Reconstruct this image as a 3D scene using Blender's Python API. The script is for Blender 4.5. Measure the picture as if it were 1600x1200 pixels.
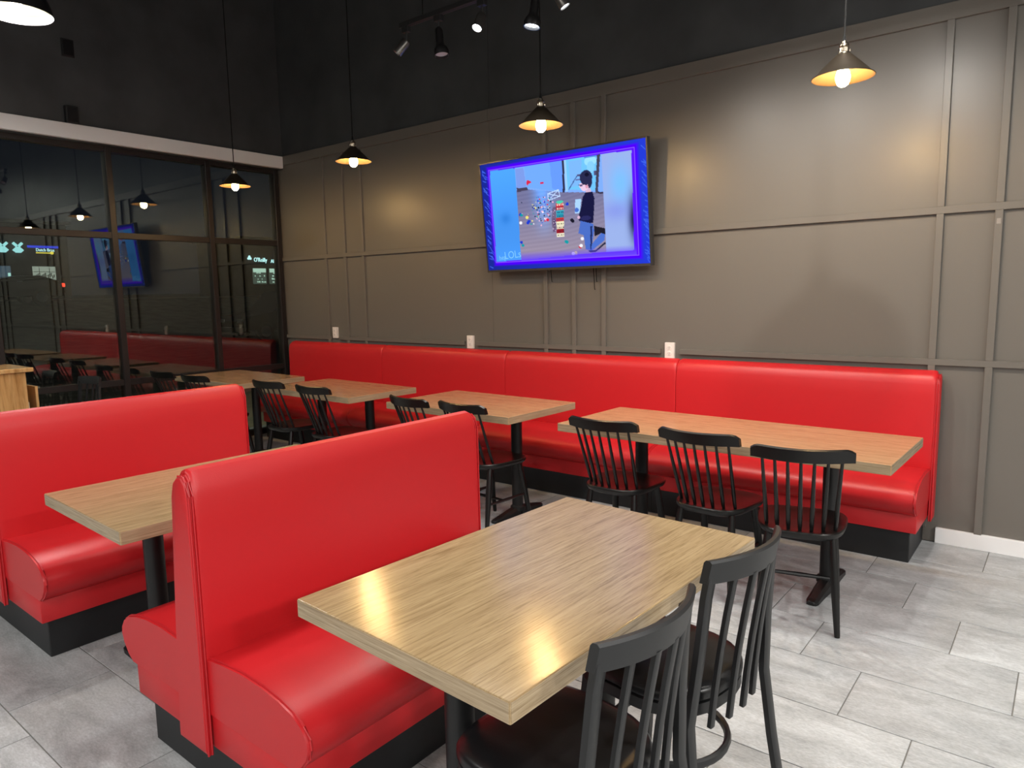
import bpy, bmesh, math, random
from mathutils import Vector, Matrix
import numpy as np
R = random.Random(7)
PI = math.pi
for o in list(bpy.data.objects): bpy.data.objects.remove(o)
SC = bpy.context.scene
COL = SC.collection

# ------------------------------------------------------------------ camera, world, light, exposure
cam_d = bpy.data.cameras.new('camera'); cam = bpy.data.objects.new('camera', cam_d); COL.objects.link(cam)
yaw, pitch, roll = 0.67504, -0.12813, -0.01836
fw = Vector((-math.sin(yaw)*math.cos(pitch), math.cos(yaw)*math.cos(pitch), math.sin(pitch)))
rt = Vector((math.cos(yaw), math.sin(yaw), 0)); up = rt.cross(fw)
r2 = math.cos(roll)*rt + math.sin(roll)*up; u2 = -math.sin(roll)*rt + math.cos(roll)*up
M = Matrix((r2, u2, -fw)).transposed().to_4x4(); M.translation = Vector((6.98956, -4.74322, 1.52005))
cam.matrix_world = M
cam_d.sensor_width = 36; cam_d.lens = 1103.96/1600*36; cam_d.clip_start = .05; cam_d.clip_end = 300
SC.camera = cam
SC.view_settings.view_transform = 'Standard'; SC.view_settings.look = 'None'
SC.view_settings.gamma = 1; SC.view_settings.use_curve_mapping = False
SC.view_settings.exposure = 0.2
W = bpy.data.worlds.new('night'); SC.world = W; W.use_nodes = True
W.node_tree.nodes['Background'].inputs[0].default_value = (.012, .014, .022, 1)
W.node_tree.nodes['Background'].inputs[1].default_value = .5

P_BULB = 380.0      # radiance scale of the filament bulbs
P_DOME = 27.0      # watts of each dome light
P_SPOT = 62.0      # watts of each lit track head
P_PANEL = 165.0    # watts of each unseen panel light added behind the camera
SCREEN = 1.0

# ------------------------------------------------------------------ materials
def nm(name):
    m = bpy.data.materials.new(name); m.use_nodes = True
    nt = m.node_tree; b = nt.nodes['Principled BSDF']
    return m, nt, b
def N(nt, t, **kw):
    n = nt.nodes.new(t)
    for k, v in kw.items():
        if k in n.inputs: n.inputs[k].default_value = v
        else: setattr(n, k, v)
    return n
def mat(name, col, rough=.5, metal=0, bump=0, bscale=200, spec=.5, var=0, coat=0):
    m, nt, b = nm(name)
    b.inputs['Base Color'].default_value = (*col, 1); b.inputs['Roughness'].default_value = rough
    b.inputs['Metallic'].default_value = metal; b.inputs['Specular IOR Level'].default_value = spec
    b.inputs['Coat Weight'].default_value = coat
    tc = N(nt, 'ShaderNodeTexCoord')
    if bump:
        n = N(nt, 'ShaderNodeTexNoise', Scale=bscale, Detail=3.0); nt.links.new(tc.outputs['Object'], n.inputs['Vector'])
        bp = N(nt, 'ShaderNodeBump', Strength=bump, Distance=.002); nt.links.new(n.outputs['Fac'], bp.inputs['Height'])
        nt.links.new(bp.outputs['Normal'], b.inputs['Normal'])
    if var:
        n = N(nt, 'ShaderNodeTexNoise', Scale=2.5, Detail=4.0); nt.links.new(tc.outputs['Object'], n.inputs['Vector'])
        r = N(nt, 'ShaderNodeValToRGB')
        r.color_ramp.elements[0].position = .3; r.color_ramp.elements[1].position = .7
        r.color_ramp.elements[0].color = (*[c*(1-var) for c in col], 1); r.color_ramp.elements[1].color = (*[min(1, c*(1+var)) for c in col], 1)
        nt.links.new(n.outputs['Fac'], r.inputs['Fac']); nt.links.new(r.outputs['Color'], b.inputs['Base Color'])
    return m
def emis(name, col, s, vc=False):
    m = bpy.data.materials.new(name); m.use_nodes = True; nt = m.node_tree; nt.nodes.clear()
    o = N(nt, 'ShaderNodeOutputMaterial'); e = N(nt, 'ShaderNodeEmission')
    e.inputs[0].default_value = (*col, 1); e.inputs[1].default_value = s
    if vc:
        a = N(nt, 'ShaderNodeVertexColor'); a.layer_name = 'Col'; nt.links.new(a.outputs['Color'], e.inputs[0])
    nt.links.new(e.outputs[0], o.inputs[0]); return m
def wood(name, c1, c2, c3, along='x', rough=.17, sc=1.0, bump=.2):
    m, nt, b = nm(name); L = nt.links.new
    tc = N(nt, 'ShaderNodeTexCoord'); mp = N(nt, 'ShaderNodeMapping')
    s = {'x': (1.6, 34, 34), 'y': (34, 1.6, 34), 'z': (22, 22, 1.3), 'h': (1.6, 1.6, 75)}[along]
    mp.inputs['Scale'].default_value = tuple(v*sc for v in s)
    oi = N(nt, 'ShaderNodeObjectInfo'); ad = N(nt, 'ShaderNodeVectorMath', operation='ADD')
    ml = N(nt, 'ShaderNodeMath', operation='MULTIPLY'); ml.inputs[1].default_value = 37.0
    L(oi.outputs['Random'], ml.inputs[0]); L(tc.outputs['Object'], ad.inputs[0]); L(ml.outputs[0], ad.inputs[1]); L(ad.outputs[0], mp.inputs['Vector'])
    n1 = N(nt, 'ShaderNodeTexNoise', Scale=1.0, Detail=6.0, Roughness=.66, Distortion=1.6); L(mp.outputs[0], n1.inputs['Vector'])
    n2 = N(nt, 'ShaderNodeTexNoise', Scale=5.0, Detail=4.0, Roughness=.7); L(mp.outputs[0], n2.inputs['Vector'])
    r = N(nt, 'ShaderNodeValToRGB'); e = r.color_ramp.elements
    e[0].position = .3; e[0].color = (*c1, 1); e[1].position = .72; e[1].color = (*c3, 1)
    k = e.new(.5); k.color = (*c2, 1)
    L(n1.outputs['Fac'], r.inputs['Fac'])
    r2_ = N(nt, 'ShaderNodeValToRGB'); r2_.color_ramp.elements[0].position = .36; r2_.color_ramp.elements[0].color = (.62, .58, .53, 1)
    r2_.color_ramp.elements[1].position = .52; r2_.color_ramp.elements[1].color = (1, 1, 1, 1); L(n2.outputs['Fac'], r2_.inputs['Fac'])
    mx = N(nt, 'ShaderNodeMixRGB', blend_type='MULTIPLY'); mx.inputs[0].default_value = .7
    L(r.outputs[0], mx.inputs[1]); L(r2_.outputs[0], mx.inputs[2]); L(mx.outputs[0], b.inputs['Base Color'])
    bp = N(nt, 'ShaderNodeBump', Strength=bump, Distance=.0012); L(n2.outputs['Fac'], bp.inputs['Height']); L(bp.outputs[0], b.inputs['Normal'])
    b.inputs['Roughness'].default_value = rough
    return m
def tile_mat():
    m, nt, b = nm('stone_look_tile'); L = nt.links.new
    g = N(nt, 'ShaderNodeNewGeometry'); oi = N(nt, 'ShaderNodeObjectInfo')
    ml = N(nt, 'ShaderNodeMath', operation='MULTIPLY'); ml.inputs[1].default_value = 23.0; L(oi.outputs['Random'], ml.inputs[0])
    ad = N(nt, 'ShaderNodeVectorMath', operation='ADD'); L(g.outputs['Position'], ad.inputs[0]); L(ml.outputs[0], ad.inputs[1])
    mp = N(nt, 'ShaderNodeMapping'); mp.inputs['Scale'].default_value = (1.0, 2.4, 1); L(ad.outputs[0], mp.inputs['Vector'])
    n1 = N(nt, 'ShaderNodeTexNoise', Scale=3.2, Detail=10.0, Roughness=.72, Distortion=.5); L(mp.outputs[0], n1.inputs['Vector'])
    r = N(nt, 'ShaderNodeValToRGB'); e = r.color_ramp.elements
    e[0].position = .3; e[0].color = (.315, .325, .33, 1); e[1].position = .66; e[1].color = (.585, .605, .615, 1)
    k = e.new(.48); k.color = (.455, .47, .475, 1); L(n1.outputs['Fac'], r.inputs['Fac'])
    n2 = N(nt, 'ShaderNodeTexNoise', Scale=60.0, Detail=4.0, Roughness=.7); L(mp.outputs[0], n2.inputs['Vector'])
    r2_ = N(nt, 'ShaderNodeValToRGB'); r2_.color_ramp.elements[0].position = .3; r2_.color_ramp.elements[0].color = (.68, .68, .68, 1)
    r2_.color_ramp.elements[1].position = .7; r2_.color_ramp.elements[1].color = (1.1, 1.1, 1.1, 1); L(n2.outputs['Fac'], r2_.inputs['Fac'])
    mx = N(nt, 'ShaderNodeMixRGB', blend_type='MULTIPLY'); mx.inputs[0].default_value = .8
    L(r.outputs[0], mx.inputs[1]); L(r2_.outputs[0], mx.inputs[2])
    hs = N(nt, 'ShaderNodeHueSaturation'); mr = N(nt, 'ShaderNodeMapRange'); mr.inputs[3].default_value = .9; mr.inputs[4].default_value = 1.08
    L(oi.outputs['Random'], mr.inputs[0]); L(mr.outputs[0], hs.inputs['Value']); L(mx.outputs[0], hs.inputs['Color']); L(hs.outputs[0], b.inputs['Base Color'])
    bp = N(nt, 'ShaderNodeBump', Strength=.15, Distance=.002); L(n2.outputs['Fac'], bp.inputs['Height']); L(bp.outputs[0], b.inputs['Normal'])
    b.inputs['Roughness'].default_value = .48
    return m
def glass_mat():
    m = bpy.data.materials.new('window_glass'); m.use_nodes = True; nt = m.node_tree; nt.nodes.clear(); L = nt.links.new
    o = N(nt, 'ShaderNodeOutputMaterial'); t = N(nt, 'ShaderNodeBsdfTransparent'); g = N(nt, 'ShaderNodeBsdfGlossy')
    t.inputs[0].default_value = (.86, .9, .86, 1); g.inputs['Roughness'].default_value = .0; g.inputs[0].default_value = (.95, 1, .93, 1)
    f = N(nt, 'ShaderNodeFresnel', IOR=1.5); a = N(nt, 'ShaderNodeMath', operation='ADD'); a.inputs[1].default_value = .035
    L(f.outputs[0], a.inputs[0]); mx = N(nt, 'ShaderNodeMixShader'); L(a.outputs[0], mx.inputs[0]); L(t.outputs[0], mx.inputs[1]); L(g.outputs[0], mx.inputs[2])
    L(mx.outputs[0], o.inputs[0]); return m

RED = mat('red_vinyl', (.55, .012, .017), .40, bump=.12, bscale=260)
REDP = mat('red_piping', (.5, .01, .016), .38)
BLKP = mat('black_wall_paint', (.054, .057, .060), .42, bump=.15, bscale=40, var=.25)
TAUPE = mat('taupe_panel_paint', (.147, .134, .117), .36, bump=.06, bscale=60)
WHITE = mat('white_trim_paint', (.80, .80, .80), .45, bump=.05, bscale=30)
TOEK = mat('black_toe_kick', (.008, .009, .0105), .5, bump=.1, bscale=30, var=.4)
BWOOD = mat('black_stained_wood', (.004, .0038, .0038), .33, bump=.05, bscale=90, spec=.4)
BMETAL = mat('black_powder_coat', (.013, .0135, .0145), .42, bump=.06, bscale=400)
BIRON = mat('black_cast_iron', (.006, .006, .0065), .45, bump=.08, bscale=150)
BVINYL = mat('black_vinyl', (.008, .008, .009), .3, bump=.08, bscale=200)
OAK = wood('pale_oak_laminate', (.30, .205, .105), (.385, .275, .145), (.455, .335, .185), 'y')
OAKX = wood('warm_lit_oak_laminate', (.38, .22, .105), (.46, .275, .14), (.53, .33, .175), 'x')  # oak with the orange tint of warm light and bench reflection in its colour
OAKE = wood('oak_edge_band', (.30, .22, .13), (.42, .32, .20), (.52, .41, .27), 'h')
OAKEX = wood('oak_edge_band_long', (.28, .21, .13), (.38, .29, .18), (.46, .36, .24), 'h')
STANDW = wood('golden_oak_veneer', (.42, .22, .075), (.56, .33, .13), (.62, .40, .18), 'z', sc=.55)
TILE = tile_mat()
GROUT = mat('grey_grout', (.22, .215, .2), .9)
ALU = mat('dark_bronze_aluminium', (.015, .0115, .0115), .4, spec=.35)
GLASS = glass_mat()
OUTW = mat('white_plastic', (.8, .74, .7), .35)
DARK = mat('dark_slot', (.02, .02, .02), .6)
TVB = mat('tv_bezel', (.03, .03, .032), .3)
TVS = mat('tv_silver_edge', (.09, .085, .085), .35, metal=.5)
CORD = mat('black_cord', (.006, .006, .006), .85, spec=.2)
SHO = mat('antique_bronze_shade', (.022, .016, .010), .45, metal=.4)
SHI = mat('shade_inside', (.06, .038, .02), .45, metal=.2)
CHROME = mat('aged_nickel', (.42, .36, .28), .25, metal=1)
GUN = mat('gunmetal_shell', (.06, .058, .06), .28, metal=.85)
GUN2 = mat('brushed_nickel_shell', (.22, .21, .2), .3, metal=.9)
TRK = mat('black_track', (.015, .015, .016), .4)
BULB = emis('filament_bulb_glow', (1.0, .62, .24), P_BULB)
LENS = emis('led_lens_lit', (.86, .94, 1.0), 9.0)
LENSD = mat('led_lens_unlit', (.5, .52, .62), .25)
CEIL = mat('black_ceiling', (.012, .012, .012), .8)
GREYW = mat('far_wall_paint', (.28, .26, .235), .6)
PAPER = mat('paper', (.75, .68, .5), .7)
STEEL = mat('steel_hardware', (.35, .35, .36), .35, metal=.9)

# ------------------------------------------------------------------ mesh helpers
def obj(name, bm, m, parent=None, smooth=False, loc=None, ms=None):
    me = bpy.data.meshes.new(name)
    bmesh.ops.recalc_face_normals(bm, faces=bm.faces[:])
    bm.to_mesh(me); bm.free()
    for x in (ms or [m]): me.materials.append(x)
    if smooth:
        for p in me.polygons: p.use_smooth = True
        me.set_sharp_from_angle(angle=math.radians(40))
    o = bpy.data.objects.new(name, me); COL.objects.link(o)
    if parent: o.parent = parent
    if loc: o.location = loc
    return o
def thing(name, label, cat, loc=(0, 0, 0), rz=0, group=None):
    o = bpy.data.objects.new(name, None); COL.objects.link(o); o.empty_display_size = .1
    o.location = loc; o.rotation_euler = (0, 0, rz); o['label'] = label; o['category'] = cat
    if group: o['group'] = group
    return o
def struct(o): o['kind'] = 'structure'; return o
def dup(root, loc, rz, label, group=None):
    r = root.copy(); COL.objects.link(r); r.location = loc; r.rotation_euler = (0, 0, rz); r['label'] = label
    if group: r['group'] = group
    for ch in list(root.children):
        c = ch.copy(); COL.objects.link(c); c.parent = r
        for g in ch.children:
            d = g.copy(); COL.objects.link(d); d.parent = c
    return r
def box(bm, a, b, bev=0, seg=2):
    v = [bm.verts.new((x, y, z)) for x in (a[0], b[0]) for y in (a[1], b[1]) for z in (a[2], b[2])]
    f = [(0, 1, 3, 2), (4, 6, 7, 5), (0, 4, 5, 1), (2, 3, 7, 6), (0, 2, 6, 4), (1, 5, 7, 3)]
    fs = [bm.faces.new([v[i] for i in q]) for q in f]
    if bev:
        es = list({e for q in fs for e in q.edges})
        bmesh.ops.bevel(bm, geom=es, offset=bev, segments=seg, profile=.5, affect='EDGES')
    return bm
def B(a, b, bev=0, seg=2): return box(bmesh.new(), a, b, bev, seg)
def frame_at(p, t):
    t = t.normalized(); s = Vector((0, 0, 1)) if abs(t.z) < .9 else Vector((1, 0, 0))
    x = t.cross(s).normalized(); return x, x.cross(t).normalized()
def tube(bm, pts, rad, n=10, cap=True, sx=1, sy=1):
    pts = [Vector(p) for p in pts]; rad = rad if isinstance(rad, (list, tuple)) else [rad]*len(pts)
    rings = []
    for i, p in enumerate(pts):
        t = pts[min(i+1, len(pts)-1)] - pts[max(i-1, 0)]
        x, y = frame_at(p, t)
        rings.append([bm.verts.new(p + (x*math.cos(a)*sx + y*math.sin(a)*sy)*rad[i]) for a in [2*PI*k/n for k in range(n)]])
    for r, q in zip(rings, rings[1:]):
        for k in range(n): bm.faces.new((r[k], r[(k+1) % n], q[(k+1) % n], q[k]))
    if cap: bm.faces.new(rings[0][::-1]); bm.faces.new(rings[-1])
    return bm
def T(pts, rad, n=10, **k): return tube(bmesh.new(), pts, rad, n, **k)
def lathe(bm, prof, n=28, cap0=False, cap1=False):
    rings = [[bm.verts.new((r*math.cos(2*PI*k/n), r*math.sin(2*PI*k/n), z)) for k in range(n)] for r, z in prof]
    for r, q in zip(rings, rings[1:]):
        for k in range(n): bm.faces.new((r[k], r[(k+1) % n], q[(k+1) % n], q[k]))
    if cap0: bm.faces.new(rings[0])
    if cap1: bm.faces.new(rings[-1])
    return bm
def loft(bm, prof, secs, axis='x'):
    """closed 2D profile (p,q) swept along axis; secs = [(position, scale about the centroid)]"""
    cx = sum(p for p, q in prof)/len(prof); cy = sum(q for p, q in prof)/len(prof); rings = []
    for x, s in secs:
        ring = []
        for p, q in prof:
            p2, q2 = cx+(p-cx)*s, cy+(q-cy)*s
            ring.append(bm.verts.new((x, p2, q2) if axis == 'x' else (p2, x, q2) if axis == 'y' else (p2, q2, x)))
        rings.append(ring)
    n = len(prof)
    for r, q in zip(rings, rings[1:]):
        for k in range(n): bm.faces.new((r[k], r[(k+1) % n], q[(k+1) % n], q[k]))
    bm.faces.new(rings[0]); bm.faces.new(rings[-1]); return bm
def smooth_prof(pts, it=2):
    for _ in range(it):
        q = []
        for a, b in zip(pts, pts[1:]+pts[:1]):
            if (Vector(a)-Vector(b)).length < .012: q += [a]; continue
            q += [(a[0]*.75+b[0]*.25, a[1]*.75+b[1]*.25), (a[0]*.25+b[0]*.75, a[1]*.25+b[1]*.75)]
        pts = q
    return pts
def text(name, s, size, m, parent, loc, rot, ext=.004, sx=1):
    c = bpy.data.curves.new(name, 'FONT'); c.body = s; c.size = size; c.extrude = ext; c.align_x = 'CENTER'; c.align_y = 'CENTER'; c.resolution_u = 3
    t = bpy.data.objects.new('tmp', c); COL.objects.link(t); bpy.context.view_layer.update()
    me = bpy.data.meshes.new_from_object(t.evaluated_get(bpy.context.evaluated_depsgraph_get())); bpy.data.objects.remove(t)
    me.name = name; me.materials.clear(); me.materials.append(m)
    for v in me.vertices: v.co.x *= sx
    o = bpy.data.objects.new(name, me); COL.objects.link(o); o.parent = parent; o.location = loc; o.rotation_euler = rot
    return o
def light(name, kind, parent, loc, w, col, **k):
    d = bpy.data.lights.new(name, kind); d.energy = w; d.color = col
    for a, v in k.items():
        if a != 'aim': setattr(d, a, v)
    o = bpy.data.objects.new(name, d); COL.objects.link(o); o.parent = parent; o.location = loc
    if 'aim' in k: o.rotation_euler = Vector(k['aim']).to_track_quat('-Z', 'Y').to_euler()
    return o

# ------------------------------------------------------------------ the room shell
XR, YB, ZC = 13.0, -9.5, 4.9
fl = struct(obj('floor', B((-.14, YB, -.08), (XR, .0, -.0035)), GROUT))
RP, TL = .3632, .727
tb = B((-TL/2+.002, -RP/2+.002, -.003), (TL/2-.002, RP/2-.002, 0), .0012, 1)
first = None
for k in range(13):
    y1 = -.012-RP*k; yc = y1-RP/2; j0 = (5.955+.2362*k) % TL
    nx = -2
    while True:
        xc = j0+TL*nx+TL/2; nx += 1
        if xc-TL/2 > 9.0: break
        if xc+TL/2 < -.1: continue
        if first is None: first = obj('tile', tb, TILE, fl, loc=(xc, yc, 0)); continue
        c = first.copy(); COL.objects.link(c); c.location = (xc, yc, 0)
bm = bmesh.new()
for k in range(13, 26):
    for i in range(-1, 18):
        xa = (5.955+.2362*k) % TL+TL*i
        if xa < -.1 or xa > XR-TL: continue
        box(bm, (xa+.002, -.012-RP*(k+1)+.002, -.003), (xa+TL-.002, -.012-RP*k-.002, 0))
for k in range(13):
    for i in range(0, 8):
        xa = (5.955+.2362*k) % TL+TL*(12+i)
        if xa+.0 < 9.0 or xa > XR-TL: continue
        box(bm, (xa+.002, -.012-RP*(k+1)+.002, -.003), (xa+TL-.002, -.012-RP*k-.002, 0))
o = obj('tile', bm, TILE, fl); o['kind'] = 'stuff'
struct(obj('ceiling', B((-.14, YB, ZC), (XR, .12, ZC+.1)), CEIL))
struct(obj('wall_back', B((-.14, YB-.1, 0), (XR, YB, ZC)), GREYW))
struct(obj('wall_front', B((XR, YB-.1, 0), (XR+.1, .12, ZC)), GREYW))

# panelled wall
wr = struct(obj('wall_right', B((-.14, .006, 0), (XR, .12, ZC)), BLKP))
obj('wall_board', B((-.12, -.002, 3.02), (2.999, .006, ZC)), BLKP, wr)
obj('wall_board', B((3.001+.002, -.002, 3.02), (7.9, .006, ZC)), BLKP, wr)
obj('wall_board', B((7.902, -.002, 3.02), (XR, .006, ZC)), BLKP, wr)
ZT, ZTB, ZM, ZMB, ZL, ZLB = 3.054, 2.963, 1.961, 1.920, 1.0955, 1.0592
BX = [.706, 1.025, 1.311, 3.578, 3.853, 4.128, 6.342, 6.62, 6.9, 9.1, 9.38, 9.66]
cols = [-.12]+BX[:3]+[3.0]+BX[3:]+[XR]
for a, b in zip(cols, cols[1:]):
    for z0, z1 in ((.0, ZLB+.02), (ZLB+.02, ZMB+.02), (ZMB+.02, ZTB+.03)):
        obj('panel', B((a+.0012, -.003, z0), (b-.0012, .006, z1)), TAUPE, wr)
for x in BX:
    for z0, z1 in ((.085, ZLB), (ZL, ZMB), (ZM, ZTB)):
        obj('batten', B((x-.0185, -.025, z0), (x+.0185, -.003, z1), .0015, 1), TAUPE, wr)
obj('top_rail', B((-.02, -.025, ZTB), (2.999, .006, ZT), .0015, 1), TAUPE, wr)
obj('top_rail', B((3.001, -.025, ZTB), (XR, .006, ZT), .0015, 1), TAUPE, wr)
obj('middle_rail', B((-.13, -.025, ZMB), (XR, -.003, ZM), .0015, 1), TAUPE, wr)
for a, b in ((-.13, .742), (.872, 2.665), (2.812, 4.61), (4.76, XR)):
    obj('lower_rail', B((a, -.025, ZLB), (b, -.003, ZL), .0015, 1), TAUPE, wr)
p_ = obj('wall_patch', B((6.611, -.0265, 1.845), (6.631, -.0245, 1.875), .0005, 1), mat('scuffed_patch', (.24, .22, .2), .6, var=.5), wr); p_['label'] = 'small pale scuff on a batten'
struct(obj('baseboard_right', B((6.41, -.026, .0), (XR, .006, .0918), .003), WHITE))

# window wall
wl = struct(obj('wall_left', B((-.14, YB, 2.92), (.0, .0, ZC)), BLKP))
obj('sill_wall', B((-.14, YB, 0), (-.09, 0, .05)), ALU, wl)
struct(obj('trim_1', B((-.115, YB, 2.925), (.045, -.0255, 3.05), .004), WHITE))
XG = -.115
MY = [-.045, -.838, -1.795, -2.79, -3.77, -4.75, -5.73, -6.71, -7.69, -8.67, YB+.04]
for i, (a, b) in enumerate(zip(MY, MY[1:])):
    w = bpy.data.objects.new('window_%d' % (i+1), None); COL.objects.link(w); struct(w); w.location = (XG, (a+b)/2, 0)
    h = (a-b)/2
    for z0, z1 in ((.05, .715), (.765, 2.095), (2.145, 2.88)):
        obj('pane', B((-.004, -h+.026, z0), (.004, h-.026, z1)), GLASS, w)
    obj('mullion', B((-.06, -h-.027, .05), (.04, -h+.027, 2.925), .003, 1), ALU, w)
    if i == 0: obj('mullion', B((-.06, h-.027, .05), (.04, h+.027, 2.925), .003, 1), ALU, w)
    for z0, z1, nmn in ((.05, .06, 'bottom_rail'), (.712, .768, 'transom'), (2.092, 2.148, 'transom'), (2.875, 2.925, 'head_rail')):
        obj(nmn, B((-.055, -h+.028, z0), (.035, h-.028, z1), .002, 1), ALU, w)

# black boxes on the window wall
for i, (y, z, w, h, d, lb) in enumerate(((-2.085, 3.69, .10, .15, .012, 'black blank cover plate high on the black wall above the windows'),
                                 (-2.11, 3.125, .10, .15, .05, 'black junction box standing on the white trim above the windows'))):
    t = thing('junction_box', lb, 'electrical box', (0, y, z))
    obj('box', B((0.0005, -w/2, -h/2), (d, w/2, h/2), .004), BMETAL, t)
    obj('cover', B((d, -w/2+.012, -h/2+.012), (d+.006, w/2-.012, h/2-.012), .002), BVINYL, t)

# ------------------------------------------------------------------ benches
def seat_half(t, L, sgn, lean, single=False, ends=(True, True)):
    """back plane y=0, front towards -y*sgn; local x is the length"""
    f = lambda P: [(-p*sgn, q) for p, q in P]
    e = [(0, .95), (.004, .98), (.014, .997), (.03, 1), (L-.03, 1), (L-.014, .997), (L-.004, .98), (L, .95)]
    b1, b2 = lean
    prof = [(0, .30), (b1, .30), ((b1*.55+b2*.45)+.004, .62), (b2+.006, .88), (b2+.002, .95), (b2-.008, .995), (b2*.45, 1.024), (0, 1.03)]
    obj('backrest', loft(bmesh.new(), f(prof), e), RED, t, True)
    s = [(.03, .28), (.03, .455), (.12, .466), (.24, .474), (.34, .47), (.42, .458), (.475, .443), (.515, .42), (.537, .39), (.541, .365), (.53, .335), (.503, .302), (.47, .28)]
    es = [(0, .985), (.004, .993), (.012, 1), (L-.012, 1), (L-.004, .993), (L, .985)]
    so = obj('seat', loft(bmesh.new(), f(s), es), RED, t, True)
    for k, x in enumerate((.010, L-.010)):
        if not ends[k]: continue
        pts = [(x, -p*sgn, q+.001) for p, q in s[1:]]
        bm = T(pts, .0042, 6); obj('piping', bm, REDP, so, True)
    obj('apron', B((.004, min(-.03*sgn, -.452*sgn), .172), (L-.004, max(-.03*sgn, -.452*sgn), .279), .006), RED, t, True)
    return so
def end_panel(t, x, prof, face):
    """prof in (y,z); panel 22 mm thick; face = +1/-1 outward along x"""
    pr = smooth_prof(prof, 2) if False else prof
    x0, x1 = (x, x+.02*face)
    cxx = [(x0, 1.0), (x0+.012*face, 1.0), (x0+.018*face, .985), (x1, .96)]
    p = obj('end_panel', loft(bmesh.new(), pr, cxx), RED, t, True)
    return p
PANEL_D = [(.118, .152), (.10, .40), (.062, .80), (.046, .955), (.034, .99), (.012, 1.008), (-.012, 1.010), (-.030, .995), (-.042, .955), (-.043, .80), (-.045, .40), (-.045, .152)]
def double_booth(label, L, loc):
    t = thing('double_booth', label, 'booth', loc, PI/2, 'free standing red booths')
    seat_half(t, L, 1, (.05, .046)); seat_half(t, L, -1, (.105, .05))
    obj('toe_kick', B((.035, -.415, 0), (L-.035, .415, .173), .004), TOEK, t)
    for x, s in ((0, -1), (L, 1)):
        p = end_panel(t, x, PANEL_D, s)
        for side in (0, 1):
            pts = [q for q in PANEL_D if (q[0] < 0.013) == (side == 0)]
            if side == 1: continue
            for off in (.003*s, .014*s):
                obj('piping', T([(x+off, y-.002, z+.001) for y, z in pts], .0036, 6), REDP, p, True)
    return t
BA = double_booth('nearest red vinyl double booth, beside the front oak table', 1.225, (4.985, -3.775, 0))
BB = dup(BA, (3.215, -3.79, 0), PI/2, 'red vinyl double booth farther left, cut off by the left picture edge')
# the wall banquette, four units
seams = [.07, 1.631, 3.203, 4.777, 6.385]
WL = ['red wall bench section in the window corner, leftmost of the row', 'red wall bench section second from the window', 'red wall bench section under the television, third from the window', 'red wall bench section at the right end of the row, with an end panel']
for i in range(4):
    L = seams[i+1]-seams[i]-.003
    t = thing('wall_bench', WL[i], 'bench', (seams[i], -.0265, 0), 0, 'red bench sections along the panelled wall')
    seat_half(t, L, 1, (.085, .075))
    x1 = L+.003 if i < 3 else L-.035
    obj('toe_kick', B((0 if i else .03, -.44, 0), (x1, -.01, .173), .004), TOEK, t)
    if i == 3:
        P = [(-.002, .152), (-.092, .152), (-.088, .4), (-.08, .8), (-.077, .955), (-.066, .985), (-.04, 1.004), (-.002, 1.008)]
        p = end_panel(t, L, P, 1)
        for off in (.003, .014): obj('piping', T([(L+off, y-.002, z+.001) for y, z in P[1:]], .0036, 6), REDP, p, True)

# ------------------------------------------------------------------ tables
def table(label, x0, x1, y0, y1, along, colxy, foot, group, rz=-1.0):
    cx, cy = (x0+x1)/2, (y0+y1)/2; hx, hy = (x1-x0)/2, (y1-y0)/2
    t = thing('dining_table', label, 'table', (cx, cy, 0), math.radians(rz), group)
    top = obj('tabletop', B((-hx, -hy, .712), (hx, hy, .76), .0025, 2), OAK if along == 'y' else OAKX, t)
    em = OAKE if along == 'y' else OAKEX
    bm = bmesh.new()
    for a, b in (((-hx-.0012, -hy+.003, .7145), (-hx, hy-.003, .7575)), ((hx, -hy+.003, .7145), (hx+.0012, hy-.003, .7575)),
                 ((-hx+.003, -hy-.0012, .7145), (hx-.003, -hy, .7575)), ((-hx+.003, hy, .7145), (hx-.003, hy+.0012, .7575))): box(bm, a, b)
    obj('edge_band', bm, em, top)
    for px, py in colxy:
        px -= cx; py -= cy
        obj('column', lathe_at((px, py), [(.05, .70), (.05, .712), (.038, .69), (.038, .07), (.05, .06), (.052, .035)]), BIRON, t, True)
        obj('mounting_plate', B((px-.13, py-.13, .704), (px+.13, py+.13, .7115), .002, 1), BIRON, t)
        fx, fy = foot
        bm = bmesh.new()
        for s in (-1, 1):
            d = Vector((fx, fy, 0)).normalized()*s; ln = math.hypot(fx, fy); n = Vector((-d.y, d.x, 0)); rings = []
            for u, w, h in ((.02, .036, .062), (.25, .034, .055), (.6, .03, .040), (.9, .029, .026), (.985, .022, .02), (1, .012, .016)):
                c = Vector((px, py, 0))+d*ln*u
                rings.append([bm.verts.new(c+n*w*a+Vector((0, 0, z))) for a, z in ((-1, 0), (-1, h*.7), (-.55, h), (.55, h), (1, h*.7), (1, 0))])
            for r, q in zip(rings, rings[1:]):
                for k in range(6): bm.faces.new((r[k], r[(k+1) % 6], q[(k+1) % 6], q[k]))
            bm.faces.new(rings[0]); bm.faces.new(rings[-1])
        obj('base_foot', bm, BIRON, t)
    return t
def lathe_at(p, prof, n=24):
    bm = lathe(bmesh.new(), sorted(prof, key=lambda q: q[1]) if False else prof, n, False, True)
    bmesh.ops.translate(bm, verts=bm.verts, vec=(p[0], p[1], 0)); return bm
WT = 'oak tables along the red wall bench'
Y0, Y1 = -1.395, -.705
table('oak laminate table farthest away, in the corner by the window', .01, 1.205, Y0, Y1, 'x', [(.33, -1.05), (.9, -1.05)], (0, .26), WT)
table('oak laminate table second from the window along the wall bench', 1.56, 2.745, Y0, Y1, 'x', [(1.86, -1.01), (2.51, -1.01)], (0, .26), WT)
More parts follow.
